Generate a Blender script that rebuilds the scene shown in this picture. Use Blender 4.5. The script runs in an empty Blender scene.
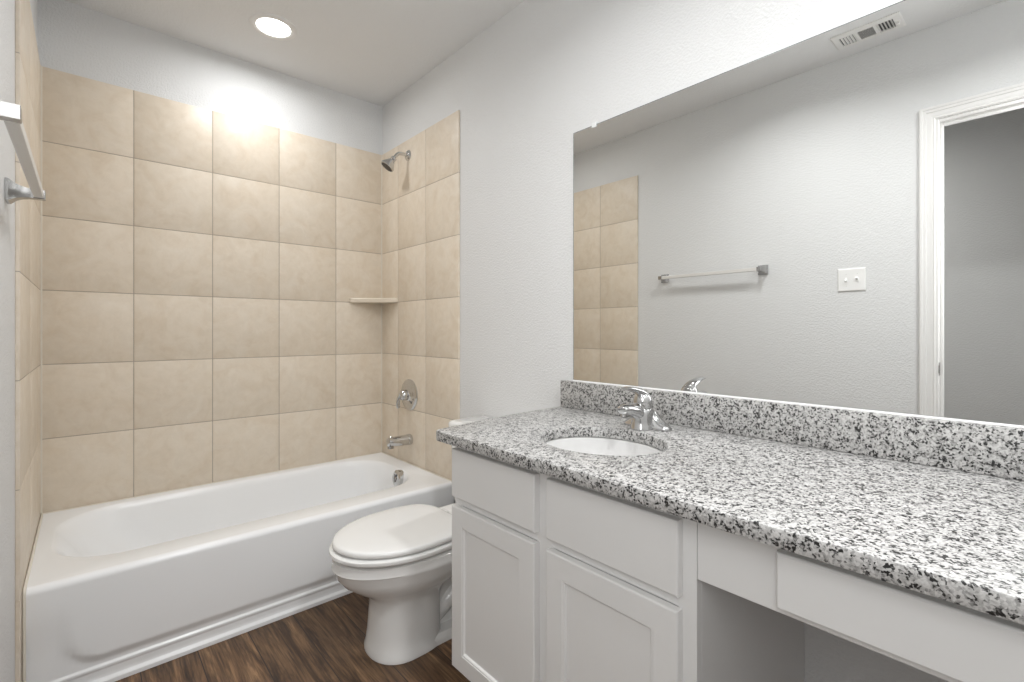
import bpy, bmesh, math, random
from mathutils import Vector, Matrix
S = bpy.context.scene
COL = S.collection
random.seed(4)

# ------------------------------------------------------------------ camera, world, lights, exposure
cam_d = bpy.data.cameras.new('camera')
cam = bpy.data.objects.new('camera', cam_d); COL.objects.link(cam)
cam.location = (-1.3763, -2.7536, 1.112)
cam.rotation_euler = (math.pi / 2, 0, -0.727)
cam_d.sensor_width = 36
cam_d.lens = 479.47 / 1024 * 36
cam_d.shift_y = -0.0106
cam_d.clip_start = 0.01
S.camera = cam

w = bpy.data.worlds.new('world'); S.world = w; w.use_nodes = True
w.node_tree.nodes['Background'].inputs[0].default_value = (0.9, 0.95, 1, 1)
w.node_tree.nodes['Background'].inputs[1].default_value = 0.05

S.view_settings.view_transform = 'Standard'
S.view_settings.look = 'None'
S.view_settings.gamma = 1
S.view_settings.use_curve_mapping = False
S.view_settings.exposure = 0.44

def area(name, loc, to, sx, sy, power, col=(1, 1, 1), spread=180, shape='RECTANGLE'):
    d = bpy.data.lights.new(name, 'AREA'); d.shape = shape
    d.size = sx; d.size_y = sy; d.energy = power; d.color = col
    d.spread = math.radians(spread)
    o = bpy.data.objects.new(name, d); COL.objects.link(o)
    o.location = loc
    o.rotation_euler = (Vector(to) - Vector(loc)).to_track_quat('-Z', 'Y').to_euler()
    return o
WARM = (0.985, 0.995, 1)
area('tub_downlight', (-0.735, -0.397, 2.478), (-0.735, -0.397, 0), 0.14, 0.14, 3.9, WARM, 176, 'DISK')
area('entry_fill', (-0.70, -2.98, 2.478), (-0.70, -2.98, 0), 0.16, 0.16, 12, WARM, 158, 'DISK')  # unseen fill lamp, added to brighten the apron and tile faces
area('room_fill', (-0.85, -1.90, 2.478), (-0.85, -1.90, 0), 0.16, 0.16, 6.0, WARM, 154, 'DISK')  # second unseen fill lamp, added to lift the tub and mid room
# added fill lamp in the door opening, brightens the cabinet fronts
area('doorway_fill', (-1.66, -2.92, 1.55), (-0.4, -1.6, 1.0), 0.36, 1.0, 6.5, WARM, 180)
area('hall_fill', (-2.1, -1.6, 2.40), (-2.1, -1.6, 0), 0.3, 0.3, 9, (1, 1, 0.99), 170, 'DISK')  # unseen lamp added to brighten the hall walls in the mirror

# ------------------------------------------------------------------ room constants (metres)
H = 2.496            # ceiling
XL = -1.523          # left wall paint
XLT = -1.513         # left tile face
XRT = -0.010         # right tile face
YBT = -0.010         # back tile face
ZT = 0.3596          # tub rim / bottom of tile
TH = 0.3055          # tile row
TTOP = ZT + 6 * TH
YF = -3.25           # front wall
DY0, DY1, DZ = -2.400, -3.130, 2.080   # door opening in the left wall

# ------------------------------------------------------------------ materials
def mat(name):
    m = bpy.data.materials.new(name); m.use_nodes = True
    nt = m.node_tree
    return m, nt, nt.nodes['Principled BSDF']
def N(nt, t, **kw):
    n = nt.nodes.new(t)
    for k, v in kw.items():
        if hasattr(n, k): setattr(n, k, v)
    return n
def plain(name, col, rough=0.5, metal=0.0, **kw):
    m, nt, b = mat(name)
    b.inputs['Base Color'].default_value = (*col, 1)
    b.inputs['Roughness'].default_value = rough
    b.inputs['Metallic'].default_value = metal
    for k, v in kw.items(): b.inputs[k].default_value = v
    return m
def ramp(nt, stops, interp='LINEAR'):
    r = N(nt, 'ShaderNodeValToRGB'); r.color_ramp.interpolation = interp
    e = r.color_ramp.elements
    while len(e) < len(stops): e.new(0.5)
    for x, (p, c) in zip(e, stops): x.position = p; x.color = (*c, 1) if len(c) == 3 else c
    return r
def noise(nt, vec, scale, detail=3, rough=0.55, dist=0.0):
    n = N(nt, 'ShaderNodeTexNoise')
    n.inputs['Scale'].default_value = scale; n.inputs['Detail'].default_value = detail
    n.inputs['Roughness'].default_value = rough; n.inputs['Distortion'].default_value = dist
    if vec is not None: nt.links.new(vec, n.inputs['Vector'])
    return n
def objco(nt): return N(nt, 'ShaderNodeTexCoord').outputs['Object']
def bump(nt, b, h, strength, dist):
    bp = N(nt, 'ShaderNodeBump'); bp.inputs['Strength'].default_value = strength
    bp.inputs['Distance'].default_value = dist
    nt.links.new(h, bp.inputs['Height']); nt.links.new(bp.outputs[0], b.inputs['Normal'])

def paint(name, col, rough, scale=130, strength=0.35, dist=0.0025):
    m, nt, b = mat(name)
    b.inputs['Base Color'].default_value = (*col, 1); b.inputs['Roughness'].default_value = rough
    n = noise(nt, objco(nt), scale, 3, 0.6)
    r = ramp(nt, [(0.40, (0, 0, 0)), (0.62, (1, 1, 1))]); nt.links.new(n.outputs['Fac'], r.inputs[0])
    bump(nt, b, r.outputs[0], strength, dist)
    return m
M_WALL = paint('wall_paint', (0.74, 0.742, 0.74), 0.55, 125, 0.36, 0.0026)
M_CEIL = paint('ceiling_paint', (0.79, 0.79, 0.79), 0.8, 110, 0.3)
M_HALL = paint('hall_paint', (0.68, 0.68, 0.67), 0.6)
M_TRIM = plain('trim_white_paint', (0.80, 0.79, 0.775), 0.35)
M_CAB = plain('cabinet_white_paint', (0.80, 0.795, 0.785), 0.38)
M_CABIN = plain('cabinet_inside_paint', (0.62, 0.60, 0.57), 0.5)
M_TUB = plain('tub_enamel', (0.91, 0.915, 0.92), 0.24)
M_PORC = plain('white_porcelain', (0.82, 0.815, 0.80), 0.08)
M_SINK = plain('sink_vitreous_china', (0.70, 0.695, 0.685), 0.12)
M_SEAT = plain('white_seat_plastic', (0.84, 0.835, 0.82), 0.16)
M_CHROME = plain('polished_chrome', (0.60, 0.60, 0.60), 0.09, 1.0)
M_NICKEL = plain('satin_chrome', (0.43, 0.425, 0.42), 0.22, 1.0)
M_DARK = plain('dark_rubber', (0.05, 0.045, 0.04), 0.5)
M_BAR = plain('pale_bar_plastic', (0.72, 0.70, 0.67), 0.3)
M_GROUT = paint('tile_grout', (0.43, 0.365, 0.30), 0.9, 400, 0.2, 0.001)
M_PLATE = plain('switch_plastic', (0.86, 0.855, 0.84), 0.3)
M_MIRROR = plain('mirror_silver', (0.90, 0.905, 0.895), 0.0, 1.0)
M_GLASSEDGE = plain('mirror_edge', (0.25, 0.28, 0.27), 0.15, 0.6)
M_VENT = plain('vent_white_metal', (0.80, 0.79, 0.77), 0.4)
M_DUCT = plain('vent_duct_shadow', (0.10, 0.10, 0.10), 0.8)
M_CLIP = plain('clear_clip', (0.85, 0.86, 0.86), 0.1, 0.0)
M_LENS = None
def emis(name, col, st):
    m, nt, b = mat(name)
    b.inputs['Base Color'].default_value = (0.9, 0.9, 0.9, 1)
    b.inputs['Emission Color'].default_value = (*col, 1); b.inputs['Emission Strength'].default_value = st
    return m
M_LENS = emis('downlight_lens', (1, 0.99, 0.97), 4.0)

def tile_mat():
    m, nt, b = mat('beige_ceramic_tile')
    L = nt.links
    co = objco(nt)
    at = N(nt, 'ShaderNodeAttribute', attribute_name='tint')
    off = N(nt, 'ShaderNodeVectorMath', operation='SCALE'); L.new(at.outputs['Vector'], off.inputs[0]); off.inputs['Scale'].default_value = 7.0
    add = N(nt, 'ShaderNodeVectorMath', operation='ADD'); L.new(co, add.inputs[0]); L.new(off.outputs[0], add.inputs[1])
    n1 = noise(nt, add.outputs[0], 9, 5, 0.6, 1.2)
    r1 = ramp(nt, [(0.25, (0.695, 0.590, 0.465)), (0.50, (0.745, 0.655, 0.540)), (0.75, (0.775, 0.695, 0.590))])
    L.new(n1.outputs['Fac'], r1.inputs[0])
    n2 = noise(nt, add.outputs[0], 26, 4, 0.65, 0.5)
    r2 = ramp(nt, [(0.35, (0.965, 0.96, 0.95)), (0.6, (1.015, 1.015, 1.015))]); L.new(n2.outputs['Fac'], r2.inputs[0])
    mx = N(nt, 'ShaderNodeMix', data_type='RGBA', blend_type='MULTIPLY'); mx.inputs['Factor'].default_value = 1
    L.new(r1.outputs[0], mx.inputs['A']); L.new(r2.outputs[0], mx.inputs['B'])
    L.new(mx.outputs['Result'], b.inputs['Base Color'])
    b.inputs['Roughness'].default_value = 0.42
    n3 = noise(nt, add.outputs[0], 18, 3); bump(nt, b, n3.outputs['Fac'], 0.05, 0.003)
    return m
M_TILE = tile_mat()
M_SHELF = plain('shelf_ceramic', (0.72, 0.635, 0.52), 0.3)

def granite_mat():
    m, nt, b = mat('speckled_granite')
    L = nt.links
    co = objco(nt)
    nd = noise(nt, co, 110, 2)
    ds = N(nt, 'ShaderNodeVectorMath', operation='SCALE'); ds.inputs['Scale'].default_value = 0.008
    L.new(nd.outputs['Color'], ds.inputs[0])
    ad = N(nt, 'ShaderNodeVectorMath', operation='ADD'); L.new(co, ad.inputs[0]); L.new(ds.outputs[0], ad.inputs[1])
    v = N(nt, 'ShaderNodeTexVoronoi', feature='SMOOTH_F1'); v.inputs['Scale'].default_value = 290; v.inputs['Smoothness'].default_value = 0.22; L.new(ad.outputs[0], v.inputs['Vector'])
    sp = N(nt, 'ShaderNodeSeparateColor'); L.new(v.outputs['Color'], sp.inputs[0])
    cl = noise(nt, co, 75, 3, 0.6, 0.6)
    ma = N(nt, 'ShaderNodeMath', operation='MULTIPLY_ADD'); L.new(cl.outputs['Fac'], ma.inputs[0]); ma.inputs[1].default_value = 2.0; ma.inputs[2].default_value = -1.0
    sm = N(nt, 'ShaderNodeMath', operation='ADD'); L.new(sp.outputs[0], sm.inputs[0]); L.new(ma.outputs[0], sm.inputs[1])
    r = ramp(nt, [(0.04, (0.015, 0.0146, 0.0142)), (0.13, (0.06, 0.0585, 0.057)), (0.22, (0.20, 0.196, 0.19)), (0.35, (0.32, 0.315, 0.307)), (0.50, (0.41, 0.404, 0.394)), (0.70, (0.475, 0.468, 0.457)), (0.95, (0.56, 0.552, 0.54))])
    L.new(sm.outputs[0], r.inputs[0])
    n2 = noise(nt, co, 300, 2)
    mx = N(nt, 'ShaderNodeMix', data_type='RGBA', blend_type='OVERLAY'); mx.inputs['Factor'].default_value = 0.25
    L.new(r.outputs[0], mx.inputs['A']); L.new(n2.outputs['Fac'], mx.inputs['B'])
    L.new(mx.outputs['Result'], b.inputs['Base Color'])
    b.inputs['Roughness'].default_value = 0.42
    return m
M_GRAN = granite_mat()

def floor_mat():
    m, nt, b = mat('dark_wood_plank')
    L = nt.links
    co = objco(nt)
    # planks run along Y: swap so brick rows run along Y
    mp = N(nt, 'ShaderNodeMapping'); mp.inputs['Rotation'].default_value = (0, 0, math.pi / 2); L.new(co, mp.inputs['Vector'])
    mp.inputs['Location'].default_value = (0.55, 0.772, 0)
    br = N(nt, 'ShaderNodeTexBrick'); L.new(mp.outputs[0], br.inputs['Vector'])
    br.offset = 0.37; br.inputs['Scale'].default_value = 1
    br.inputs['Brick Width'].default_value = 1.22; br.inputs['Row Height'].default_value = 0.157
    br.inputs['Mortar Size'].default_value = 0.0018; br.inputs['Mortar Smooth'].default_value = 0.3
    br.inputs['Color1'].default_value = (0, 0, 0, 1); br.inputs['Color2'].default_value = (1, 1, 1, 1); br.inputs['Mortar'].default_value = (0.5, 0.5, 0.5, 1)
    # per plank offset
    sc = N(nt, 'ShaderNodeVectorMath', operation='SCALE'); sc.inputs['Scale'].default_value = 5.0; L.new(br.outputs['Color'], sc.inputs[0])
    ad = N(nt, 'ShaderNodeVectorMath', operation='ADD'); L.new(co, ad.inputs[0]); L.new(sc.outputs[0], ad.inputs[1])
    m2 = N(nt, 'ShaderNodeMapping'); m2.inputs['Scale'].default_value = (1.0, 0.11, 1); L.new(ad.outputs[0], m2.inputs['Vector'])
    n1 = noise(nt, m2.outputs[0], 17, 7, 0.66, 1.3)
    m3 = N(nt, 'ShaderNodeMapping'); m3.inputs['Scale'].default_value = (1.0, 0.05, 1); L.new(ad.outputs[0], m3.inputs['Vector'])
    n2 = noise(nt, m3.outputs[0], 150, 4, 0.6, 0.3)
    r1 = ramp(nt, [(0.30, (0.026, 0.014, 0.008)), (0.43, (0.085, 0.044, 0.021)), (0.55, (0.185, 0.103, 0.051)), (0.68, (0.34, 0.205, 0.108))])
    L.new(n1.outputs['Fac'], r1.inputs[0])
    r2 = ramp(nt, [(0.40, (0.50, 0.48, 0.45)), (0.58, (1.12, 1.10, 1.07))]); L.new(n2.outputs['Fac'], r2.inputs[0])
    mx = N(nt, 'ShaderNodeMix', data_type='RGBA', blend_type='MULTIPLY'); mx.inputs['Factor'].default_value = 0.9
    L.new(r1.outputs[0], mx.inputs['A']); L.new(r2.outputs[0], mx.inputs['B'])
    tn = N(nt, 'ShaderNodeMapRange'); tn.inputs['To Min'].default_value = 0.7; tn.inputs['To Max'].default_value = 1.25
    L.new(br.outputs['Color'], tn.inputs['Value'])
    mt = N(nt, 'ShaderNodeVectorMath', operation='SCALE'); L.new(mx.outputs['Result'], mt.inputs[0]); L.new(tn.outputs[0], mt.inputs['Scale'])
    mz = N(nt, 'ShaderNodeMix', data_type='RGBA'); L.new(br.outputs['Fac'], mz.inputs['Factor'])
    L.new(mt.outputs[0], mz.inputs['A']); mz.inputs['B'].default_value = (0.018, 0.011, 0.008, 1)
    L.new(mz.outputs['Result'], b.inputs['Base Color'])
    b.inputs['Roughness'].default_value = 0.42
    bump(nt, b, n2.outputs['Fac'], 0.15, 0.002)
    return m
M_FLOOR = floor_mat()

# ------------------------------------------------------------------ mesh helpers (world coordinates)
def box(bm, x0, x1, y0, y1, z0, z1, bev=0.0, seg=2):
    x0, x1 = sorted((x0, x1)); y0, y1 = sorted((y0, y1)); z0, z1 = sorted((z0, z1))
    vs = [bm.verts.new((x, y, z)) for z in (z0, z1) for y in (y0, y1) for x in (x0, x1)]
    fs = [bm.faces.new([vs[i] for i in f]) for f in ((0, 2, 3, 1), (4, 5, 7, 6), (0, 1, 5, 4), (2, 6, 7, 3), (0, 4, 6, 2), (1, 3, 7, 5))]
    if bev:
        es = set(e for f in fs for e in f.edges)
        bmesh.ops.bevel(bm, geom=list(es), offset=bev, segments=seg, affect='EDGES', profile=0.5)
    return fs
def loft(bm, rings, close=True, cap0=True, cap1=True):
    V = [[bm.verts.new(p) for p in r] for r in rings]
    n = len(V[0])
    for a, b in zip(V, V[1:]):
        for i in range(n if close else n - 1):
            j = (i + 1) % n
            bm.faces.new((a[i], a[j], b[j], b[i]))
    if cap0: bm.faces.new(V[0][::-1])
    if cap1: bm.faces.new(V[-1])
    return V
def rrect(cx, cy, hx, hy, r, z, nc=8, ns=10):
    pts = []
    r = min(r, hx - 1e-4, hy - 1e-4)
    cor = [(hx - r, hy - r, 0), (-hx + r, hy - r, 90), (-hx + r, -hy + r, 180), (hx - r, -hy + r, 270)]
    for k, (ax, ay, a0) in enumerate(cor):
        arc = [(ax + r * math.cos(math.radians(a0 + 90 * i / nc)), ay + r * math.sin(math.radians(a0 + 90 * i / nc))) for i in range(nc + 1)]
        nx = cor[(k + 1) % 4]
        st = (nx[0] + r * math.cos(math.radians(nx[2])), nx[1] + r * math.sin(math.radians(nx[2])))
        pts += arc
        for i in range(1, ns):
            t = i / ns
            pts.append((arc[-1][0] * (1 - t) + st[0] * t, arc[-1][1] * (1 - t) + st[1] * t))
    return [(cx + x, cy + y, z) for x, y in pts]
def rspan(x0, x1, y0, y1, r, z, **k):
    return rrect((x0 + x1) / 2, (y0 + y1) / 2, (x1 - x0) / 2, (y1 - y0) / 2, r, z, **k)
def lathe(bm, prof, org, axis, n=32, cap0=True, cap1=True, sq=None):
    """prof: (radius, distance along axis)."""
    ax = Vector(axis).normalized()
    t = Vector((0, 0, 1)) if abs(ax.z) < 0.9 else Vector((1, 0, 0))
    u = ax.cross(t).normalized(); v = ax.cross(u)
    rings = []
    for r, h in prof:
        rings.append([Vector(org) + ax * h + (u * math.cos(2 * math.pi * i / n) + v * math.sin(2 * math.pi * i / n)) * max(r, 1e-5) for i in range(n)])
    loft(bm, rings, True, cap0, cap1)
def tube(bm, pts, rad, n=14, flat=1.0):
    pts = [Vector(p) for p in pts]
    rads = rad if isinstance(rad, (list, tuple)) else [rad] * len(pts)
    rings = []; prev = None
    for i, p in enumerate(pts):
        d = (pts[min(i + 1, len(pts) - 1)] - pts[max(i - 1, 0)]).normalized()
        if prev is None:
            ref = Vector((0, 1, 0)) if abs(d.y) < 0.9 else Vector((0, 0, 1))
            u = d.cross(ref).normalized()
        else: u = (prev - d * prev.dot(d)).normalized()
        prev = u; v = d.cross(u)
        rr = rads[i]; a, b_ = rr if isinstance(rr, tuple) else (rr, rr * flat)
        rings.append([p + u * (a * math.cos(2 * math.pi * k / n)) + v * (b_ * math.sin(2 * math.pi * k / n)) for k in range(n)])
    loft(bm, rings)
def smooth_path(p, m=6):
    P = [Vector(q) for q in p]; out = []
    for i in range(len(P) - 1):
        a, b, c, d = P[max(i - 1, 0)], P[i], P[i + 1], P[min(i + 2, len(P) - 1)]
        for k in range(m):
            t = k / m
            out.append(0.5 * ((2 * b) + (c - a) * t + (2 * a - 5 * b + 4 * c - d) * t * t + (3 * b - a - 3 * c + d) * t ** 3))
    out.append(P[-1]); return out
def rect_panel(bm, xf, y0, y1, z0, z1, rings):
    """raised panel looking toward -X: rings of (inset, proud) from the plane xf."""
    R = []
    for ins, pr in rings:
        R.append([(xf - pr, y0 - ins, z0 + ins), (xf - pr, y1 + ins, z0 + ins), (xf - pr, y1 + ins, z1 - ins), (xf - pr, y0 - ins, z1 - ins)])
    loft(bm, R)

def obj(name, bm, m, parent=None, loc=None, smooth=None):
    base = Vector((0, 0, 0)); p = parent
    while p is not None: base += p.location; p = p.parent
    l = Vector(loc) if loc is not None else Vector((0, 0, 0))
    bmesh.ops.recalc_face_normals(bm, faces=bm.faces)
    bmesh.ops.translate(bm, verts=bm.verts, vec=-(base + l) if parent is not None else -l)
    me = bpy.data.meshes.new(name); bm.to_mesh(me); bm.free()
    me.materials.append(m)
    if smooth:
        for f in me.polygons: f.use_smooth = True
        me.set_sharp_from_angle(angle=math.radians(smooth))
    o = bpy.data.objects.new(name, me); COL.objects.link(o)
    if parent is not None: o.parent = parent
    o.location = l
    return o
def B(): return bmesh.new()
def thing(name, label, cat, loc, group=None):
    o = bpy.data.objects.new(name, None); COL.objects.link(o)
    o.empty_display_size = 0.1
    o.location = loc; o['label'] = label; o['category'] = cat
    if group: o['group'] = group
    return o
def tag(o, label, cat):
    o['label'] = label; o['category'] = cat; return o
def struct(name, bm, m, parent=None, smooth=None):
    o = obj(name, bm, m, parent, None, smooth)
    o['kind'] = 'structure'
    return o

# ------------------------------------------------------------------ room shell
bm = B(); box(bm, XL - 0.12, 0.12, YF - 0.1, 0.1, -0.06, 0.0); struct('floor', bm, M_FLOOR)
bm = B(); box(bm, XL - 0.12, 0.12, YF - 0.1, 0.1, H, H + 0.08); struct('ceiling', bm, M_CEIL)
bm = B(); box(bm, XL - 0.12, 0.12, 0, 0.1, 0, H); wall_back = struct('wall_back', bm, M_WALL)
bm = B(); box(bm, 0, 0.12, YF, 0, 0, H); wall_right = struct('wall_right', bm, M_WALL)
bm = B(); box(bm, XL - 0.12, 0.0, YF - 0.1, YF, 0, H); struct('wall_front', bm, M_WALL)
bm = B()
box(bm, XL - 0.115, XL, DY0, 0, 0, H); box(bm, XL - 0.115, XL, DY1, DY0, DZ, H); box(bm, XL - 0.115, XL, YF, DY1, 0, H)
wall_left = struct('wall_left', bm, M_WALL)
# the hall beyond the door opening
bm = B(); box(bm, -2.76, -2.66, -4.6, 0.6, 0, H); struct('wall_hall', bm, M_HALL)
bm = B(); box(bm, -2.66, XL - 0.12, 0.5, 0.6, 0, H); struct('wall_hall_end', bm, M_HALL)
bm = B(); box(bm, -2.66, XL - 0.12, -4.6, -4.5, 0, H); struct('wall_hall_far', bm, M_HALL)
bm = B(); box(bm, XL - 0.115, XL, -4.5, YF - 0.1, 0, H); struct('wall_hall_side', bm, M_HALL)
bm = B(); box(bm, -2.66, XL - 0.12, -4.5, 0.5, -0.06, 0); struct('floor_hall', bm, M_FLOOR)
bm = B(); box(bm, -2.76, XL - 0.12, -4.6, 0.6, H, H + 0.08); struct('ceiling_hall', bm, M_CEIL)

# ------------------------------------------------------------------ tiled tub surround (one part per wall)
def tiles(parent, name, o, u, v, nrm, cols, rows, bull=None):
    """tile rects between the column and row lines; o + u*a + v*b, nrm points into the room."""
    g = 0.0012
    o, u, v, nrm = Vector(o), Vector(u), Vector(v), Vector(nrm)
    gb = B()
    q = lambda a, b, h: o + u * a + v * b + nrm * h
    def slab(bm, a0, a1, b0, b1, h0, h1, bv):
        pts = [[q(a0, b0, h0), q(a1, b0, h0), q(a1, b1, h0), q(a0, b1, h0)],
               [q(a0, b0, h1 - bv), q(a1, b0, h1 - bv), q(a1, b1, h1 - bv), q(a0, b1, h1 - bv)],
               [q(a0 + bv * .35, b0 + bv * .35, h1 - bv * .3), q(a1 - bv * .35, b0 + bv * .35, h1 - bv * .3), q(a1 - bv * .35, b1 - bv * .35, h1 - bv * .3), q(a0 + bv * .35, b1 - bv * .35, h1 - bv * .3)],
               [q(a0 + bv, b0 + bv, h1), q(a1 - bv, b0 + bv, h1), q(a1 - bv, b1 - bv, h1), q(a0 + bv, b1 - bv, h1)]]
        loft(bm, pts)
    slab(gb, cols[0] + .0005, cols[-1] - .0005, rows[0] + .0005, rows[-1] - .0005, 0.0003, 0.0085, 0.0002)
    tb = B(); tints = []
    for i in range(len(cols) - 1):
        for j in range(len(rows) - 1):
            n0 = len(tb.verts)
            slab(tb, cols[i] + (g if i else 0), cols[i + 1] - (g if i < len(cols) - 2 else 0), rows[j] + (g if j else 0), rows[j + 1] - (g if j < len(rows) - 2 else 0), 0.0005, 0.0100, 0.0022)
            t = (random.random(), random.random(), random.random())
            tints += [t] * (len(tb.verts) - n0)
    to = obj(name, tb, M_TILE, parent, None, 35)
    at = to.data.attributes.new('tint', 'FLOAT_VECTOR', 'POINT')
    for i, t in enumerate(tints): at.data[i].vector = t
    obj('grout', gb, M_GROUT, to)
rows = [ZT - 0.004] + [ZT + TH * i for i in range(1, 7)]
w5 = [XLT, XLT + 0.299, XLT + 0.6045, XLT + 0.911, XLT + 1.2175, XRT]
tiles(wall_back, 'tile_panel', (0, 0, 0), (1, 0, 0), (0, 0, 1), (0, -1, 0), w5, rows)
colr = [0.0105, 0.212, 0.517, 0.8223]
tiles(wall_right, 'tile_panel', (0, 0, 0), (0, -1, 0), (0, 0, 1), (-1, 0, 0), colr, rows)
coll = [0.0105, 0.208, 0.512, 0.836]
tiles(wall_left, 'tile_panel', (XL, 0, 0), (0, -1, 0), (0, 0, 1), (1, 0, 0), coll, rows)
# tile strips beside the tub front, down to the floor
tiles(wall_left, 'tile_panel', (XL, 0, 0), (0, -1, 0), (0, 0, 1), (1, 0, 0), [0.7865, 0.836], [0.002, 0.0541, ZT - 0.005])

# ------------------------------------------------------------------ baseboards, door opening
def baseboard(name, horiz, a0, a1, c, sgn):
    bm = B()
    prof = [(0, 0.0), (0.012, 0.0), (0.012, 0.062), (0.009, 0.070), (0.007, 0.083), (0.003, 0.088), (0, 0.088)]
    R = []
    for a in (a0, a1):
        R.append([((c + sgn * d), a, z) if horiz == 'y' else (a, c + sgn * d, z) for d, z in prof])
    loft(bm, R); return struct(name, bm, M_TRIM)
baseboard('baseboard_right', 'y', -0.826, -1.586, 0.0, -1)
baseboard('baseboard_left', 'y', -0.838, -2.350, XL, 1)
baseboard('baseboard_front', 'x', XL, -0.62, YF, 1)

door = bpy.data.objects.new('door_1', None); COL.objects.link(door); door.location = (XL, (DY0 + DY1) / 2, 0); door['kind'] = 'structure'
# casing: profile swept round the opening on the room side
bm = B()
prof = [(0.0, 0.0), (0.0, 0.009), (0.004, 0.011), (0.010, 0.0085), (0.020, 0.0125), (0.032, 0.0125), (0.036, 0.016), (0.046, 0.016), (0.050, 0.019), (0.058, 0.019), (0.062, 0.015), (0.062, 0.0)]
def path_pt(k, d):   # casing offset d outwards from the reveal edge
    a0, a1, zt = DY0 - 0.005, DY1 + 0.005, DZ - 0.009
    return [(a0 + d, 0.0), (a0 + d, zt + d), (a1 - d, zt + d), (a1 - d, 0.0)][k]
R = []
for k in range(4):
    R.append([(XL + h, *path_pt(k, d * 0.9)) for d, h in prof])
loft(bm, R); c_in = obj('casing', bm, M_TRIM, door, None, 30)
R = []
bm = B()
for k in range(4):
    R.append([(XL - 0.115 - h, *path_pt(k, d * 0.9)) for d, h in prof])
loft(bm, R); obj('casing', bm, M_TRIM, door, None, 30)
bm = B()
JT = 0.015
box(bm, XL - 0.115, XL, DY0 - JT, DY0, 0, DZ, 0.001); box(bm, XL - 0.115, XL, DY1, DY1 + JT, 0, DZ, 0.001)
box(bm, XL - 0.115, XL, DY1 + JT, DY0 - JT, DZ - JT, DZ, 0.001)
jamb = obj('jamb', bm, M_TRIM, door)
bm = B()
box(bm, XL - 0.075, XL - 0.040, DY0 - JT - 0.011, DY0 - JT, 0, DZ - JT, 0.002); box(bm, XL - 0.075, XL - 0.040, DY1 + JT, DY1 + JT + 0.011, 0, DZ - JT, 0.002)
box(bm, XL - 0.075, XL - 0.040, DY1 + JT + 0.011, DY0 - JT - 0.011, DZ - JT - 0.011, DZ - JT, 0.002)
obj('stop', bm, M_TRIM, door)
bm = B()
box(bm, XL - 0.037, XL - 0.009, DY0 - JT - 0.0015, DY0 - JT, 0.905, 0.965, 0.0006)
box(bm, XL - 0.009, XL + 0.0015, DY0 - JT - 0.004, DY0 - JT, 0.918, 0.952, 0.0006)
obj('strike_plate', bm, M_NICKEL, jamb)

# ------------------------------------------------------------------ bathtub
T0, T1 = XLT + 0.0004, XRT - 0.0004
YB0 = YBT - 0.0015
tub = thing('bathtub', 'long white alcove bathtub with a smooth front apron set between tiled walls', 'bathtub', (-0.76, -0.40, 0))
bm = B()
YFr = -0.785
rings = [rspan(T0, T1, YFr + 0.020, YB0, 0.004, ZT - 0.02),
         rspan(T0, T1, YFr + 0.020, YB0, 0.004, ZT),
         rspan(T0 + 0.045, T1 - 0.085, YFr + 0.118, YB0 - 0.052, 0.21, ZT + 0.001),
         rspan(T0 + 0.053, T1 - 0.092, YFr + 0.127, YB0 - 0.059, 0.205, ZT - 0.002),
         rspan(T0 + 0.062, T1 - 0.099, YFr + 0.135, YB0 - 0.066, 0.20, ZT - 0.011),
         rspan(T0 + 0.078, T1 - 0.105, YFr + 0.140, YB0 - 0.071, 0.195, ZT - 0.030),
         rspan(T0 + 0.115, T1 - 0.113, YFr + 0.147, YB0 - 0.078, 0.19, ZT - 0.09),
         rspan(T0 + 0.170, T1 - 0.125, YFr + 0.158, YB0 - 0.088, 0.18, ZT - 0.17),
         rspan(T0 + 0.225, T1 - 0.140, YFr + 0.172, YB0 - 0.102, 0.16, ZT - 0.235),
         rspan(T0 + 0.262, T1 - 0.160, YFr + 0.190, YB0 - 0.120, 0.14, ZT - 0.268),
         rspan(T0 + 0.310, T1 - 0.190, YFr + 0.220, YB0 - 0.150, 0.12, ZT - 0.285),
         rspan(T0 + 0.400, T1 - 0.280, YFr + 0.290, YB0 - 0.220, 0.08, ZT - 0.289)]
loft(bm, rings, True, False, True)
obj('basin', bm, M_TUB, tub, None, 50)
# apron: profile grid with a recessed field and a stepped foot
bm = B()
def sstep(a, b, x):
    t = max(0, min(1, (x - a) / (b - a))); return t * t * (3 - 2 * t)
def apron_y(x, z):
    e = 0.0
    if z > ZT - 0.022:
        k = (z - (ZT - 0.022)) / 0.022
        e = 0.020 * (1 - math.sqrt(max(0, 1 - k * k)))
    # rounded-rectangle field
    cxm, hx, cz_, hz = -0.76, 0.645, 0.30, 0.200
    r = 0.07
    qx, qz = abs(x - cxm) - (hx - r), (cz_ - z) - (hz - r)
    d = math.hypot(max(qx, 0), max(qz, 0)) + min(max(qx, qz), 0) - r
    low = sstep(0.30, 0.13, z)
    y = YFr + e + 0.012 * low * sstep(-0.004, 0.026, d)
    if z < 0.066: y -= 0.006 * sstep(0.066, 0.060, z)
    if z < 0.054: y += 0.003 * sstep(0.054, 0.048, z)
    if z < 0.024: y -= 0.011 * sstep(0.024, 0.014, z)
    return y
zs = [0.001, 0.006, 0.012, 0.014, 0.016, 0.018, 0.020, 0.022, 0.024, 0.034, 0.044, 0.048, 0.050, 0.052, 0.054, 0.057, 0.060, 0.062, 0.064, 0.066, 0.069] + [0.072 + 0.004 * i for i in range(20)] + [0.16 + 0.02 * i for i in range(9)] + [0.336, 0.3385, 0.342, 0.346, 0.350, 0.354, 0.357, 0.3588, ZT]
xs = [T0 + (T1 - T0) * i / 110 for i in range(111)]
G = [[bm.verts.new((x, apron_y(x, z), z)) for x in xs] for z in zs]
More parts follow.
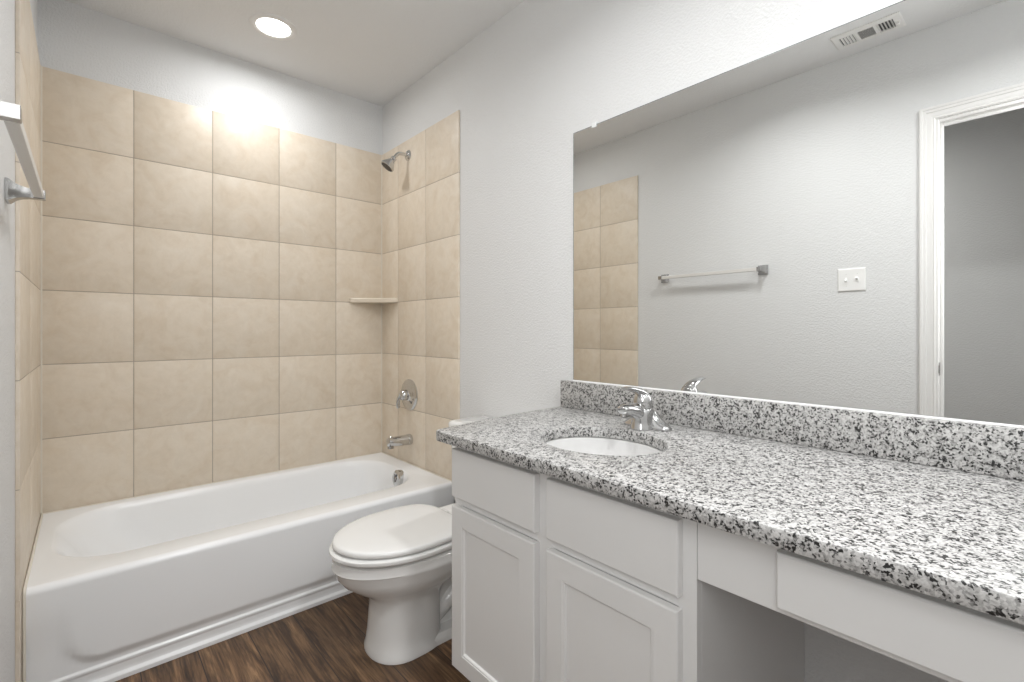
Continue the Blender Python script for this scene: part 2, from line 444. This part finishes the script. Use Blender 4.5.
for a, b in zip(G, G[1:]):
    for i in range(len(xs) - 1): bm.faces.new((a[i], a[i + 1], b[i + 1], b[i]))
obj('apron', bm, M_TUB, tub, None, 60)
# overflow plate on the drain end
ovc = Vector((T1 - 0.105, -0.432, 0.319)); axo = Vector((-1, 0, 0.16)).normalized()
bm = B(); lathe(bm, [(0.042, -0.004), (0.043, 0.014), (0.042, 0.022), (0.036, 0.026), (0.020, 0.0275), (0, 0.028)], ovc, axo, 32, True, False)
ov = obj('overflow_plate', bm, M_CHROME, tub, None, 40)
bm = B(); lathe(bm, [(0.012, 0.0255), (0.013, 0.031), (0.009, 0.034), (0, 0.0345)], ovc, axo, 20, True, False)
tube(bm, [ovc + axo * 0.031 + Vector((0, 0, -0.020)), ovc + axo * 0.034, ovc + axo * 0.031 + Vector((0, 0, 0.020))], 0.005)
obj('trip_lever', bm, M_NICKEL, ov, None, 40)
bm = B(); lathe(bm, [(0.034, 0.0), (0.034, 0.003), (0.028, 0.005), (0.012, 0.0045), (0.010, 0.010), (0, 0.011)], (T1 - 0.30, -0.425, ZT - 0.2885), (0, 0, 1), 28, True, False)
obj('drain', bm, M_CHROME, tub, None, 40)

M_CAULK = plain('cream_caulk', (0.74, 0.69, 0.60), 0.5)
bm = B(); tube(bm, [(XLT + 0.0044, YB0 - 0.004, ZT + 0.0005), (XLT + 0.0044, YFr + 0.012, ZT + 0.0005), (XLT + 0.0044, YFr + 0.003, ZT - 0.006), (XLT + 0.0044, YFr - 0.0005, ZT - 0.022), (XLT + 0.0044, YFr - 0.0005, 0.004)], 0.0042, 8)
tube(bm, [(XRT - 0.0038, YB0 - 0.004, ZT + 0.0005), (XRT - 0.0038, YFr + 0.012, ZT + 0.0005)], 0.0035, 8)
tube(bm, [(XLT + 0.004, YBT - 0.0036, ZT + 0.0005), (XRT - 0.004, YBT - 0.0036, ZT + 0.0005)], 0.0032, 8)
obj('caulk', bm, M_CAULK, tub, None, 60)
for nm, xx in (('trim_1', XLT + 0.0012), ('trim_2', XRT - 0.0012)):
    bm = B(); tube(bm, [(xx, YBT - 0.0012, ZT + 0.004), (xx, YBT - 0.0012, TTOP)], 0.0034, 8); struct(nm, bm, M_CAULK, None, 60)

# ------------------------------------------------------------------ shower fittings
SY = -0.335
sh = thing('shower', 'chrome shower head on a bent arm high on the tiled end wall', 'shower head', (XRT, SY, 2.10))
bm = B(); lathe(bm, [(0.030, 0.0), (0.030, 0.003), (0.024, 0.010), (0.014, 0.015), (0, 0.016)], (XRT, SY, 2.10), (-1, 0, 0), 28, True, False)
obj('flange', bm, M_CHROME, sh, None, 40)
bm = B(); pa = smooth_path([(XRT - 0.004, SY, 2.10), (XRT - 0.035, SY, 2.101), (XRT - 0.062, SY, 2.096), (XRT - 0.080, SY, 2.078), (XRT - 0.090, SY, 2.062)])
tube(bm, pa, 0.0095)
obj('arm', bm, M_CHROME, sh, None, 60)
hd = Vector((-0.55, 0.22, -0.80)).normalized(); ho = Vector((XRT - 0.088, SY, 2.066))
bm = B(); lathe(bm, [(0.010, -0.004), (0.016, 0.0), (0.016, 0.010), (0.012, 0.014), (0.017, 0.020), (0.026, 0.036), (0.036, 0.052), (0.039, 0.058), (0.039, 0.066), (0.035, 0.068)], ho, hd, 32)
hb = obj('head', bm, M_CHROME, sh, None, 35)
bm = B(); lathe(bm, [(0.034, 0.0675), (0.034, 0.0695), (0, 0.070)], ho, hd, 32, True, False)
obj('spray_face', bm, M_DARK, hb, None, 35)

vz = 0.748
va = thing('shower_valve', 'round chrome shower valve plate with a curved lever handle above the tub spout', 'tap', (XRT, -0.350, vz))
bm = B(); lathe(bm, [(0.088, 0.0), (0.088, 0.004), (0.082, 0.009), (0.060, 0.013), (0.036, 0.016), (0.030, 0.022), (0, 0.022)], (XRT, -0.350, vz), (-1, 0, 0), 48, True, False)
es = obj('escutcheon', bm, M_CHROME, va, None, 40)
for s in (-1, 1):
    bm = B(); lathe(bm, [(0.006, 0.0), (0.006, 0.003), (0, 0.004)], (XRT - 0.0105, -0.350 + s * 0.058, vz - 0.02), (-1, 0, 0), 12, True, False)
    obj('screw', bm, M_NICKEL, es, None, 40)
bm = B()
lathe(bm, [(0.029, 0.018), (0.030, 0.036), (0.027, 0.052), (0.018, 0.060), (0, 0.062)], (XRT, -0.350, vz), (-1, 0, 0), 32, True, False)
pl = smooth_path([(XRT - 0.044, -0.345, vz + 0.004), (XRT - 0.056, -0.342, vz - 0.004), (XRT - 0.066, -0.338, vz - 0.028), (XRT - 0.067, -0.336, vz - 0.056), (XRT - 0.063, -0.335, vz - 0.070)])
tube(bm, pl, [0.016 - 0.008 * i / (len(pl) - 1) for i in range(len(pl))], 14, 0.75)
obj('lever', bm, M_CHROME, va, None, 50)

sz = 0.499
sp = thing('tub_spout', 'chrome tub spout with a diverter knob sticking out of the tile over the tub', 'spout', (XRT, -0.360, sz))
bm = B()
lathe(bm, [(0.028, 0.0), (0.030, 0.003), (0.030, 0.020), (0.0285, 0.024)], (XRT, -0.360, sz), (-1, 0, 0), 32)
R = []
for d, ry, rz, dz in [(0.015, 0.029, 0.029, 0), (0.06, 0.029, 0.028, 0.001), (0.10, 0.028, 0.026, 0.002), (0.130, 0.027, 0.024, 0.003), (0.138, 0.025, 0.022, 0.003), (0.140, 0.021, 0.018, 0.003)]:
    R.append([(XRT - d, -0.360 + ry * math.cos(2 * math.pi * i / 28), sz + dz + rz * math.sin(2 * math.pi * i / 28)) for i in range(28)])
loft(bm, R)
so = obj('spout_body', bm, M_CHROME, sp, None, 40)
bm = B(); R = [rspan(XRT - 0.137, XRT - 0.110, -0.377, -0.343, 0.008, z) for z in (sz - 0.032, sz - 0.014)]
loft(bm, R); obj('outlet', bm, M_NICKEL, so, None, 40)
bm = B(); lathe(bm, [(0.005, 0), (0.005, 0.005), (0.007, 0.007), (0.007, 0.010), (0.005, 0.012), (0, 0.0122)], (XRT - 0.120, -0.360, sz + 0.022), (0, 0, 1), 18, True, False)
obj('diverter_knob', bm, M_CHROME, sp, None, 40)

# corner shelf
bm = B()
shz = 1.287
def shelf_ring(z, ins):
    c = (XRT - 0.0006, YBT - 0.0006); L_ = 0.208 - ins
    a = (c[0] - L_, c[1]); b_ = (c[0], c[1] - L_)
    pts = [c]
    fl = 0.020
    pts += [(a[0], a[1]), (a[0] + 0.001, a[1] - fl * 0.6), (a[0] + 0.006, a[1] - fl)]
    for i in range(1, 10):
        t = i / 10
        x = (a[0] + 0.006) * (1 - t) + (b_[0] - fl) * t; y = (a[1] - fl) * (1 - t) + (b_[1] + 0.006) * t
        k = 0.008 * math.sin(math.pi * t)
        pts.append((x + k, y + k))
    pts += [(b_[0] - fl, b_[1] + 0.006), (b_[0] - fl * 0.6, b_[1] + 0.001), b_]
    return [(x, y, z) for x, y in pts]
loft(bm, [shelf_ring(shz - 0.014, 0.007), shelf_ring(shz - 0.010, 0.001), shelf_ring(shz + 0.009, 0.0), shelf_ring(shz + 0.014, 0.005)])
tag(obj('corner_shelf', bm, M_SHELF, None, (-0.07, -0.07, shz - 0.014)), 'beige ceramic corner shelf fixed where the two tiled walls meet', 'shelf')

# ------------------------------------------------------------------ toilet
TY = -1.206
toi = thing('toilet', 'white elongated toilet with closed lid between the tub and the vanity', 'toilet', (-0.40, TY, 0))
def egg(xf, xb, hw, z, n=56, pf=2.0, pb=2.6, xc=None, sh=0.0):
    if xc is None: xc = xb - (xb - xf) * 0.46
    out = []
    for i in range(n):
        a = 2 * math.pi * i / n
        c, s = math.cos(a), math.sin(a)
        p = pf if c < 0 else pb
        ex = 2 / p
        X = abs(c) ** ex * (1 if c > 0 else -1); Yv = abs(s) ** ex * (1 if s > 0 else -1)
        out.append((xc + X * ((xb - xc) if X > 0 else (xc - xf)), TY + Yv * hw, z))
    return out
bm = B()
loft(bm, [egg(-0.655, -0.405, 0.120, 0.0005, pf=2.2, pb=3.4, xc=-0.54), egg(-0.656, -0.405, 0.121, 0.012, pf=2.2, pb=3.4, xc=-0.54), egg(-0.650, -0.405, 0.116, 0.028, pf=2.2, pb=3.4, xc=-0.54), egg(-0.645, -0.405, 0.112, 0.07, pf=2.2, pb=3.4, xc=-0.54),
          egg(-0.640, -0.405, 0.109, 0.14, pf=2.2, pb=3.4, xc=-0.53), egg(-0.640, -0.40, 0.109, 0.185, pf=2.2, pb=3.2, xc=-0.53), egg(-0.660, -0.37, 0.119, 0.210, pb=2.8, xc=-0.52), egg(-0.702, -0.31, 0.145, 0.236, xc=-0.50),
          egg(-0.738, -0.24, 0.168, 0.264, xc=-0.48), egg(-0.758, -0.21, 0.181, 0.290), egg(-0.767, -0.20, 0.187, 0.314), egg(-0.7735, -0.20, 0.191, 0.323), egg(-0.771, -0.20, 0.1895, 0.329), egg(-0.772, -0.20, 0.1905, 0.352), egg(-0.757, -0.20, 0.183, 0.3585), egg(-0.70, -0.25, 0.13, 0.3595)])
loft(bm, [rspan(-0.34, -0.03, TY - 0.100, TY + 0.100, 0.03, 0.25), rspan(-0.34, -0.012, TY - 0.16, TY + 0.16, 0.04, 0.31), rspan(-0.34, -0.012, TY - 0.175, TY + 0.175, 0.04, 0.340), rspan(-0.34, -0.012, TY - 0.175, TY + 0.175, 0.04, 0.3600)])
bowl = obj('bowl', bm, M_PORC, toi, None, 45)
# foot and trapway behind the pedestal
bm = B()
loft(bm, [rspan(-0.52, -0.13, TY - 0.112, TY + 0.112, 0.05, 0.0005), rspan(-0.52, -0.13, TY - 0.112, TY + 0.112, 0.05, 0.024), rspan(-0.50, -0.14, TY - 0.103, TY + 0.103, 0.05, 0.034)])
loft(bm, [rspan(-0.46, -0.16, TY - 0.058, TY + 0.058, 0.05, 0.03), rspan(-0.46, -0.15, TY - 0.055, TY + 0.055, 0.06, 0.14), rspan(-0.46, -0.08, TY - 0.07, TY + 0.07, 0.06, 0.27)])
for s in (-1, 1):
    tube(bm, smooth_path([(-0.43, TY + s * 0.030, 0.05), (-0.36, TY + s * 0.050, 0.115), (-0.27, TY + s * 0.060, 0.18), (-0.20, TY + s * 0.056, 0.16), (-0.17, TY + s * 0.052, 0.09), (-0.17, TY + s * 0.06, 0.03)]), 0.032)
obj('base', bm, M_PORC, toi, None, 45)
for s in (-1, 1):
    bm = B(); lathe(bm, [(0.013, 0.0), (0.013, 0.008), (0.009, 0.016), (0, 0.018)], (-0.30, TY + s * 0.096, 0.038), (0, 0, 1), 16, True, False)
    obj('bolt_cap', bm, M_SEAT, toi, None, 50)
bm = B()
loft(bm, [egg(-0.764, -0.315, 0.182, 0.3635, pb=3.2), egg(-0.774, -0.308, 0.190, 0.365, pb=3.2), egg(-0.780, -0.305, 0.194, 0.371, pb=3.2), egg(-0.779, -0.305, 0.193, 0.380, pb=3.2), egg(-0.768, -0.315, 0.186, 0.3845, pb=3.2)])
seat = obj('seat', bm, M_SEAT, toi, None, 50)
bm = B()
loft(bm, [egg(-0.757, -0.335, 0.178, 0.3890, pb=3.6), egg(-0.765, -0.328, 0.184, 0.390, pb=3.6), egg(-0.769, -0.325, 0.187, 0.394, pb=3.6), egg(-0.768, -0.3255, 0.1865, 0.4035, pb=3.6), egg(-0.763, -0.329, 0.183, 0.4075, pb=3.6), egg(-0.752, -0.336, 0.176, 0.4093, pb=3.5), egg(-0.70, -0.37, 0.14, 0.4108, pb=3.2), egg(-0.60, -0.44, 0.06, 0.4115, pb=3)])
obj('lid', bm, M_SEAT, toi, None, 50)
for s in (-1, 1):
    bm = B(); box(bm, -0.345, -0.285, TY + s * 0.075 - 0.02, TY + s * 0.075 + 0.02, 0.3605, 0.3885, 0.006, 3)
    obj('hinge', bm, M_SEAT, toi, None, 50)
for s in (-1, 1):
    bm = B(); lathe(bm, [(0.010, 0), (0.010, 0.006), (0, 0.006)], (-0.60, TY + s * 0.14, 0.3575), (0, 0, 1), 12, True, False)
    obj('seat_bumper', bm, M_SEAT, seat)
bm = B()
loft(bm, [rspan(-0.185, -0.014, TY - 0.165, TY + 0.165, 0.03, 0.3625), rspan(-0.190, -0.012, TY - 0.184, TY + 0.184, 0.032, 0.385), rspan(-0.196, -0.010, TY - 0.190, TY + 0.190, 0.034, 0.52), rspan(-0.200, -0.010, TY - 0.195, TY + 0.195, 0.036, 0.686)])
obj('tank', bm, M_PORC, toi, None, 45)
bm = B()
loft(bm, [rspan(-0.202, -0.010, TY - 0.196, TY + 0.196, 0.036, 0.6863), rspan(-0.209, -0.008, TY - 0.202, TY + 0.202, 0.04, 0.690), rspan(-0.210, -0.008, TY - 0.203, TY + 0.203, 0.04, 0.709), rspan(-0.206, -0.010, TY - 0.199, TY + 0.199, 0.038, 0.717), rspan(-0.195, -0.016, TY - 0.182, TY + 0.182, 0.03, 0.721)])
obj('tank_lid', bm, M_PORC, toi, None, 45)

# ------------------------------------------------------------------ vanity
CT = 0.821           # counter top
CB = 0.791           # counter underside
VX = -0.562          # face frame plane
VY0, VY1 = -1.588, -2.334
van = thing('vanity_cabinet', 'white painted sink cabinet with two doors and two drawer fronts beside the toilet', 'cabinet', (VX / 2, (VY0 + VY1) / 2, 0))
bm = B()
KZ = 0.134
box(bm, VX + 0.019, -0.002, VY0, VY0 - 0.016, KZ, CB - 0.001); box(bm, VX + 0.075, -0.002, VY0, VY0 - 0.016, 0.001, KZ)
box(bm, VX + 0.019, -0.002, VY1 + 0.016, VY1, KZ, CB - 0.001); box(bm, VX + 0.075, -0.002, VY1 + 0.016, VY1, 0.001, KZ)
box(bm, VX + 0.019, -0.002, VY0 - 0.016, VY1 + 0.016, KZ, KZ + 0.016)
obj('carcass', bm, M_CAB, van)
bm = B()
box(bm, VX + 0.070, VX + 0.0745, VY0 - 0.0002, VY1 + 0.0002, 0.001, KZ - 0.001)
obj('toe_kick', bm, M_CAB, van)
bm = B()
for (a, b_) in ((VY0, VY0 - 0.035), (-1.930, -1.982), (-2.298, VY1)):
    box(bm, VX, VX + 0.019, a, b_, KZ, CB - 0.001, 0.001)
for (a, b_) in ((KZ, 0.165), (0.605, 0.650), (0.755, CB - 0.001)):
    for (c, d) in ((VY0 - 0.035, -1.930), (-1.982, -2.298)):
        box(bm, VX, VX + 0.019, c, d, a, b_)
obj('face_frame', bm, M_CAB, van)
door_rings = [(0, 0.0005), (0, 0.0150), (0.0012, 0.0172), (0.0035, 0.0185), (0.050, 0.0185), (0.0515, 0.0168), (0.0545, 0.0172), (0.0565, 0.0158), (0.0585, 0.0115), (0.0595, 0.011)]
draw_rings = [(0, 0.0005), (0, 0.0150), (0.0012, 0.0172), (0.0035, 0.0185)]
for (y0, y1) in ((-1.593, -1.937), (-1.976, -2.307)):
    bm = B(); rect_panel(bm, VX, y0, y1, KZ + 0.003, 0.604, door_rings); obj('door', bm, M_CAB, van)
    bm = B(); rect_panel(bm, VX, y0, y1, 0.629, 0.768, draw_rings); obj('drawer', bm, M_CAB, van)

YE = YF + 0.002      # counter runs to the front wall
apr = thing('knee_apron', 'white apron with a wide drawer front over the open knee space', 'cabinet', (VX, -2.80, 0.670))
bm = B(); box(bm, VX, VX + 0.019, VY1 - 0.001, YE, 0.668, CB - 0.001, 0.001); box(bm, VX + 0.019, -0.004, YE, YE + 0.016, 0.668, CB - 0.001)
obj('rail', bm, M_CAB, apr)
bm = B(); rect_panel(bm, VX, -2.471, -3.17, 0.682, 0.770, draw_rings); obj('drawer', bm, M_CAB, apr)

# countertop with oval sink cut-out
SX, SYc, SA, SB = -0.350, -1.958, 0.150, 0.173
bm = B()
def corner_arc(c, r, a0, a1, n=6): return [(c[0] + r * math.cos(math.radians(a0 + (a1 - a0) * i / n)), c[1] + r * math.sin(math.radians(a0 + (a1 - a0) * i / n))) for i in range(n + 1)]
xf = -0.617
yl_f, yl_b = -1.556, -1.506
poly = [(-0.001, YE), (-0.001, yl_b), (-0.15, -1.507), (-0.30, -1.514), (-0.45, -1.529)] + corner_arc((xf + 0.022, yl_f - 0.020), 0.022, 88, 180) + [(xf, YE)]
outer = [bm.verts.new((x, y, CT)) for x, y in poly]
oe = [bm.edges.new((outer[i], outer[(i + 1) % len(outer)])) for i in range(len(outer))]
NE = 72
inner = [bm.verts.new((SX + SA * math.cos(2 * math.pi * i / NE), SYc + SB * math.sin(2 * math.pi * i / NE), CT)) for i in range(NE)]
ie = [bm.edges.new((inner[i], inner[(i + 1) % NE])) for i in range(NE)]
bmesh.ops.triangle_fill(bm, use_beauty=True, edges=oe + ie)
ex = bmesh.ops.extrude_face_region(bm, geom=list(bm.faces))
bmesh.ops.translate(bm, verts=[g for g in ex['geom'] if isinstance(g, bmesh.types.BMVert)], vec=(0, 0, CB - CT))
bmesh.ops.recalc_face_normals(bm, faces=bm.faces)
be = [e for e in bm.edges if len(e.link_faces) == 2 and abs(abs(e.link_faces[0].normal.z) - abs(e.link_faces[1].normal.z)) > 0.9]
bmesh.ops.bevel(bm, geom=be, offset=0.0035, segments=2, affect='EDGES', profile=0.5)
tag(obj('granite_countertop', bm, M_GRAN, None, (-0.31, -2.38, CB), 40), 'long black and white speckled granite countertop with an oval sink cut-out', 'countertop')
bm = B(); box(bm, -0.001, -0.028, -1.514, YE, CT + 0.0005, 0.921, 0.002, 2)
tag(obj('granite_backsplash', bm, M_GRAN, None, (-0.014, -2.38, CT), 40), 'low speckled granite backsplash strip standing along the wall under the mirror', 'backsplash')

M_WCAULK = plain('white_caulk', (0.85, 0.85, 0.84), 0.4)
bm = B(); tube(bm, [(-0.0085, -1.562, 0.9222), (-0.0085, YE, 0.9222)], 0.0035, 8)
obj('caulk', bm, M_WCAULK, bpy.data.objects['granite_backsplash'], None, 60)

# sink
sk = thing('sink_basin', 'white oval undermount sink sunk in the granite countertop', 'sink', (SX, SYc, CB - 0.14))
bm = B()
def ell(s, z, off=0.0): return [(SX + (SA + off) * s * math.cos(2 * math.pi * i / 64), SYc + (SB + off) * s * math.sin(2 * math.pi * i / 64), z) for i in range(64)]
loft(bm, [ell(1, CB - 0.012, 0.020), ell(1, CB - 0.0012, 0.020), ell(1, CB - 0.0012, 0.004), ell(0.995, CB - 0.004), ell(0.975, CB - 0.030), ell(0.93, CB - 0.062), ell(0.84, CB - 0.095), ell(0.68, CB - 0.118), ell(0.42, CB - 0.130), ell(0.14, CB - 0.134)], True, False, True)
loft(bm, [ell(1, CB - 0.012, 0.020), ell(1, CB - 0.045, 0.004), ell(0.86, CB - 0.11, 0.01), ell(0.45, CB - 0.142)], True, False, True)
obj('bowl', bm, M_SINK, sk, None, 40)
bm = B(); lathe(bm, [(0.022, 0), (0.022, 0.003), (0.016, 0.004), (0.014, 0.007), (0, 0.008)], (SX, SYc, CB - 0.1335), (0, 0, 1), 24, True, False)
obj('drain', bm, M_CHROME, sk, None, 40)

# faucet
FX, FY = -0.120, -1.950
fa = thing('sink_faucet', 'chrome single lever faucet on the granite behind the oval sink', 'faucet', (FX, FY, CT))
bm = B()
def fring(hx, hy, z, p=2.6, n=48):
    out = []
    for i in range(n):
        a = 2 * math.pi * i / n; c, s = math.cos(a), math.sin(a)
        out.append((FX + hx * abs(c) ** (2 / p) * (1 if c > 0 else -1), FY + hy * abs(s) ** (2 / p) * (1 if s > 0 else -1), z))
    return out
loft(bm, [fring(0.028, 0.077, CT + 0.0005), fring(0.029, 0.078, CT + 0.004), fring(0.028, 0.076, CT + 0.009), fring(0.0265, 0.067, CT + 0.015), fring(0.025, 0.054, CT + 0.023), fring(0.024, 0.043, CT + 0.032), fring(0.0235, 0.034, CT + 0.042), fring(0.022, 0.028, CT + 0.050, 2.2)])
def col_ring(xc, hx, hy, z): return [(FX + xc + hx * math.cos(2 * math.pi * i / 40), FY + hy * math.sin(2 * math.pi * i / 40), CT + z) for i in range(40)]
loft(bm, [col_ring(-0.020, 0.045, 0.036, 0.0006), col_ring(-0.020, 0.045, 0.036, 0.004), col_ring(-0.020, 0.043, 0.034, 0.010), col_ring(-0.021, 0.040, 0.0315, 0.025), col_ring(-0.022, 0.0375, 0.030, 0.045), col_ring(-0.022, 0.034, 0.029, 0.056), col_ring(-0.021, 0.028, 0.027, 0.061), col_ring(-0.021, 0.023, 0.023, 0.0625)])
obj('body', bm, M_CHROME, fa, None, 45)
bm = B()
ps = smooth_path([(FX - 0.024, FY, CT + 0.036), (FX - 0.052, FY, CT + 0.050), (FX - 0.085, FY, CT + 0.061), (FX - 0.115, FY, CT + 0.066), (FX - 0.130, FY, CT + 0.064)])
n_ = len(ps) - 1
tube(bm, ps, [(0.022 - 0.0095 * i / n_ if i < n_ else 0.009, 0.023 - 0.007 * i / n_ if i < n_ else 0.012) for i in range(n_ + 1)], 20)
spo = obj('spout', bm, M_CHROME, fa, None, 60)
bm = B(); lathe(bm, [(0.0095, 0), (0.0095, 0.014), (0.008, 0.015)], (FX - 0.117, FY, CT + 0.060), (-0.15, 0, -1), 20)
obj('aerator', bm, M_NICKEL, spo, None, 40)
bm = B()
lathe(bm, [(0.024, 0.0645), (0.0280, 0.066), (0.0290, 0.076), (0.0265, 0.092), (0.020, 0.105), (0.010, 0.112), (0, 0.114)], (FX - 0.008, FY, CT), (-0.20, 0, 1), 32, True, False)
ph = smooth_path([(FX - 0.014, FY, CT + 0.094), (FX - 0.036, FY, CT + 0.108), (FX - 0.066, FY, CT + 0.118), (FX - 0.095, FY, CT + 0.124), (FX - 0.113, FY, CT + 0.125)])
n_ = len(ph) - 1
tube(bm, ph, [(0.013 - 0.009 * i / n_, 0.021 - 0.008 * i / n_) for i in range(n_ + 1)], 18)
obj('handle', bm, M_CHROME, fa, None, 50)

# ------------------------------------------------------------------ mirror
MY0, MY1, MZ0, MZ1 = -1.560, -3.20, 0.9262, 1.852
mi = thing('wall_mirror', 'large frameless mirror on the wall above the granite backsplash', 'mirror', (-0.003, (MY0 + MY1) / 2, MZ0))
bm = B(); box(bm, -0.0055, -0.0008, MY0, MY1, MZ0, MZ1); obj('edge', bm, M_GLASSEDGE, mi)
bm = B(); box(bm, -0.0062, -0.0056, MY0 - 0.0025, MY1 + 0.0025, MZ0 + 0.0002, MZ1 - 0.0025); obj('glass', bm, M_MIRROR, mi)
for y in (-1.660, -3.05):
    bm = B(); box(bm, -0.0090, -0.0065, y - 0.010, y + 0.010, MZ1 - 0.010, MZ1 + 0.006, 0.001); box(bm, -0.0095, -0.0008, y - 0.010, y + 0.010, MZ1 + 0.0005, MZ1 + 0.008, 0.001)
    obj('clip', bm, M_CLIP, mi)

# ------------------------------------------------------------------ towel bar on the left wall
BZ, BX = 1.455, XL + 0.058
tb = thing('towel_bar', 'square towel bar with silver posts on the left wall', 'towel bar', (XL, -1.36, BZ))
for y in (-1.045, -1.664):
    bm = B()
    R = []
    for d, hz, hy, dz in [(0.0005, 0.027, 0.027, 0), (0.006, 0.027, 0.027, 0), (0.010, 0.024, 0.024, 0), (0.018, 0.018, 0.018, 0), (0.030, 0.0135, 0.0135, 0), (0.042, 0.0115, 0.0115, 0), (0.052, 0.0112, 0.0112, 0), (0.0695, 0.0112, 0.0112, 0), (0.0705, 0.0102, 0.0102, 0)]:
        R.append([(XL + d, y - hy, BZ - hz), (XL + d, y + hy, BZ - hz), (XL + d, y + hy, BZ + hz), (XL + d, y - hy, BZ + hz)])
    loft(bm, R); obj('post', bm, M_NICKEL, tb, None, 20)
bm = B(); box(bm, BX - 0.0095, BX + 0.0095, -1.057, -1.652, BZ - 0.0095, BZ + 0.0095, 0.002); obj('bar', bm, M_BAR, tb)

# ------------------------------------------------------------------ switch plate on the left wall
sw = thing('switch_plate', 'white double light switch plate on the wall next to the door casing', 'light switch', (XL, -2.086, 1.366))
bm = B(); R = []
for ins, h in [(0, 0.0005), (0, 0.003), (0.004, 0.006), (0.008, 0.0065)]:
    R.append([(XL + h, -2.086 + s * (0.060 - ins), 1.366 + t * (0.058 - ins)) for s, t in ((-1, -1), (1, -1), (1, 1), (-1, 1))])
loft(bm, R); obj('plate', bm, M_PLATE, sw)
for y, t in ((-2.063, -1), (-2.109, 1)):
    bm = B(); box(bm, XL + 0.006, XL + 0.0075, y - 0.006, y + 0.006, 1.353, 1.379, 0.0005)
    tube(bm, [(XL + 0.0065, y, 1.366), (XL + 0.013, y, 1.366 + t * 0.005), (XL + 0.020, y, 1.366 + t * 0.009)], [0.0055, 0.005, 0.004], 10)
    obj('toggle', bm, M_PLATE, sw, None, 40)
    for zz in (1.336, 1.396):
        bm = B(); lathe(bm, [(0.003, 0.006), (0.003, 0.0075), (0, 0.0078)], (XL, y, zz), (1, 0, 0), 10, True, False); obj('screw', bm, M_PLATE, sw)

# ------------------------------------------------------------------ ceiling register
vx0, vx1, vy0, vy1 = -1.415, -1.272, -2.055, -2.318
vt = thing('ceiling_vent', 'white rectangular air vent with three louver banks on the ceiling', 'vent', ((vx0 + vx1) / 2, (vy0 + vy1) / 2, H))
def ring_rect(ins, z): return [(vx0 + ins, vy0 - ins, z), (vx1 - ins, vy0 - ins, z), (vx1 - ins, vy1 + ins, z), (vx0 + ins, vy1 + ins, z)]
bm = B()
box(bm, vx0 + 0.03, vx1 - 0.03, vy0 - 0.03, vy1 + 0.03, H - 0.0012, H - 0.0004); obj('duct', bm, M_DUCT, vt)
bm = B()
V = loft(bm, [ring_rect(0.0, H - 0.0005), ring_rect(0.0, H - 0.003), ring_rect(0.006, H - 0.007), ring_rect(0.030, H - 0.008), ring_rect(0.030, H - 0.002)], True, False, False)
secs = [(-2.085, -2.145), (-2.157, -2.216), (-2.228, -2.288)]
for y in (-2.151, -2.222): box(bm, vx0 + 0.03, vx1 - 0.03, y - 0.006, y + 0.006, H - 0.008, H - 0.0015)
obj('frame', bm, M_VENT, vt)
for k, (a, b_) in enumerate(secs):
    if k == 1:
        for i in range(8):
            x = vx0 + 0.034 + i * 0.0104
            bm = B(); loft(bm, [[(x + 0.004, y, H - 0.0075), (x + 0.0055, y, H - 0.0075), (x + 0.0015, y, H - 0.002), (x, y, H - 0.002)] for y in (a, b_)]); obj('louver', bm, M_VENT, vt)
    else:
        s = -1 if k == 0 else 1
        for i in range(5):
            y = a - 0.006 - i * 0.012
            bm = B(); loft(bm, [[(x, y, H - 0.0075), (x, y - 0.0018, H - 0.0075), (x, y - 0.0018 + s * 0.006, H - 0.002), (x, y + s * 0.006, H - 0.002)] for x in (vx0 + 0.03, vx1 - 0.03)]); obj('louver', bm, M_VENT, vt)
bm = B(); box(bm, -1.350, -1.338, vy1 + 0.012, vy1 + 0.024, H - 0.020, H - 0.007, 0.002); obj('damper_lever', bm, M_VENT, vt)

# ------------------------------------------------------------------ downlight over the tub
dl = thing('recessed_downlight', 'round lit recessed light in the ceiling over the bathtub', 'ceiling light', (-0.735, -0.397, H))
bm = B(); lathe(bm, [(0.098, 0.0005), (0.098, 0.003), (0.094, 0.007), (0.080, 0.009), (0.074, 0.008), (0.070, 0.0035)], (-0.735, -0.397, H), (0, 0, -1), 48, False, False)
obj('trim_ring', bm, M_TRIM, dl, None, 40)
bm = B(); lathe(bm, [(0.071, 0.002), (0.071, 0.0042), (0.055, 0.007), (0.03, 0.0085), (0, 0.009)], (-0.735, -0.397, H), (0, 0, -1), 40, True, False)
obj('lens', bm, M_LENS, dl, None, 40)
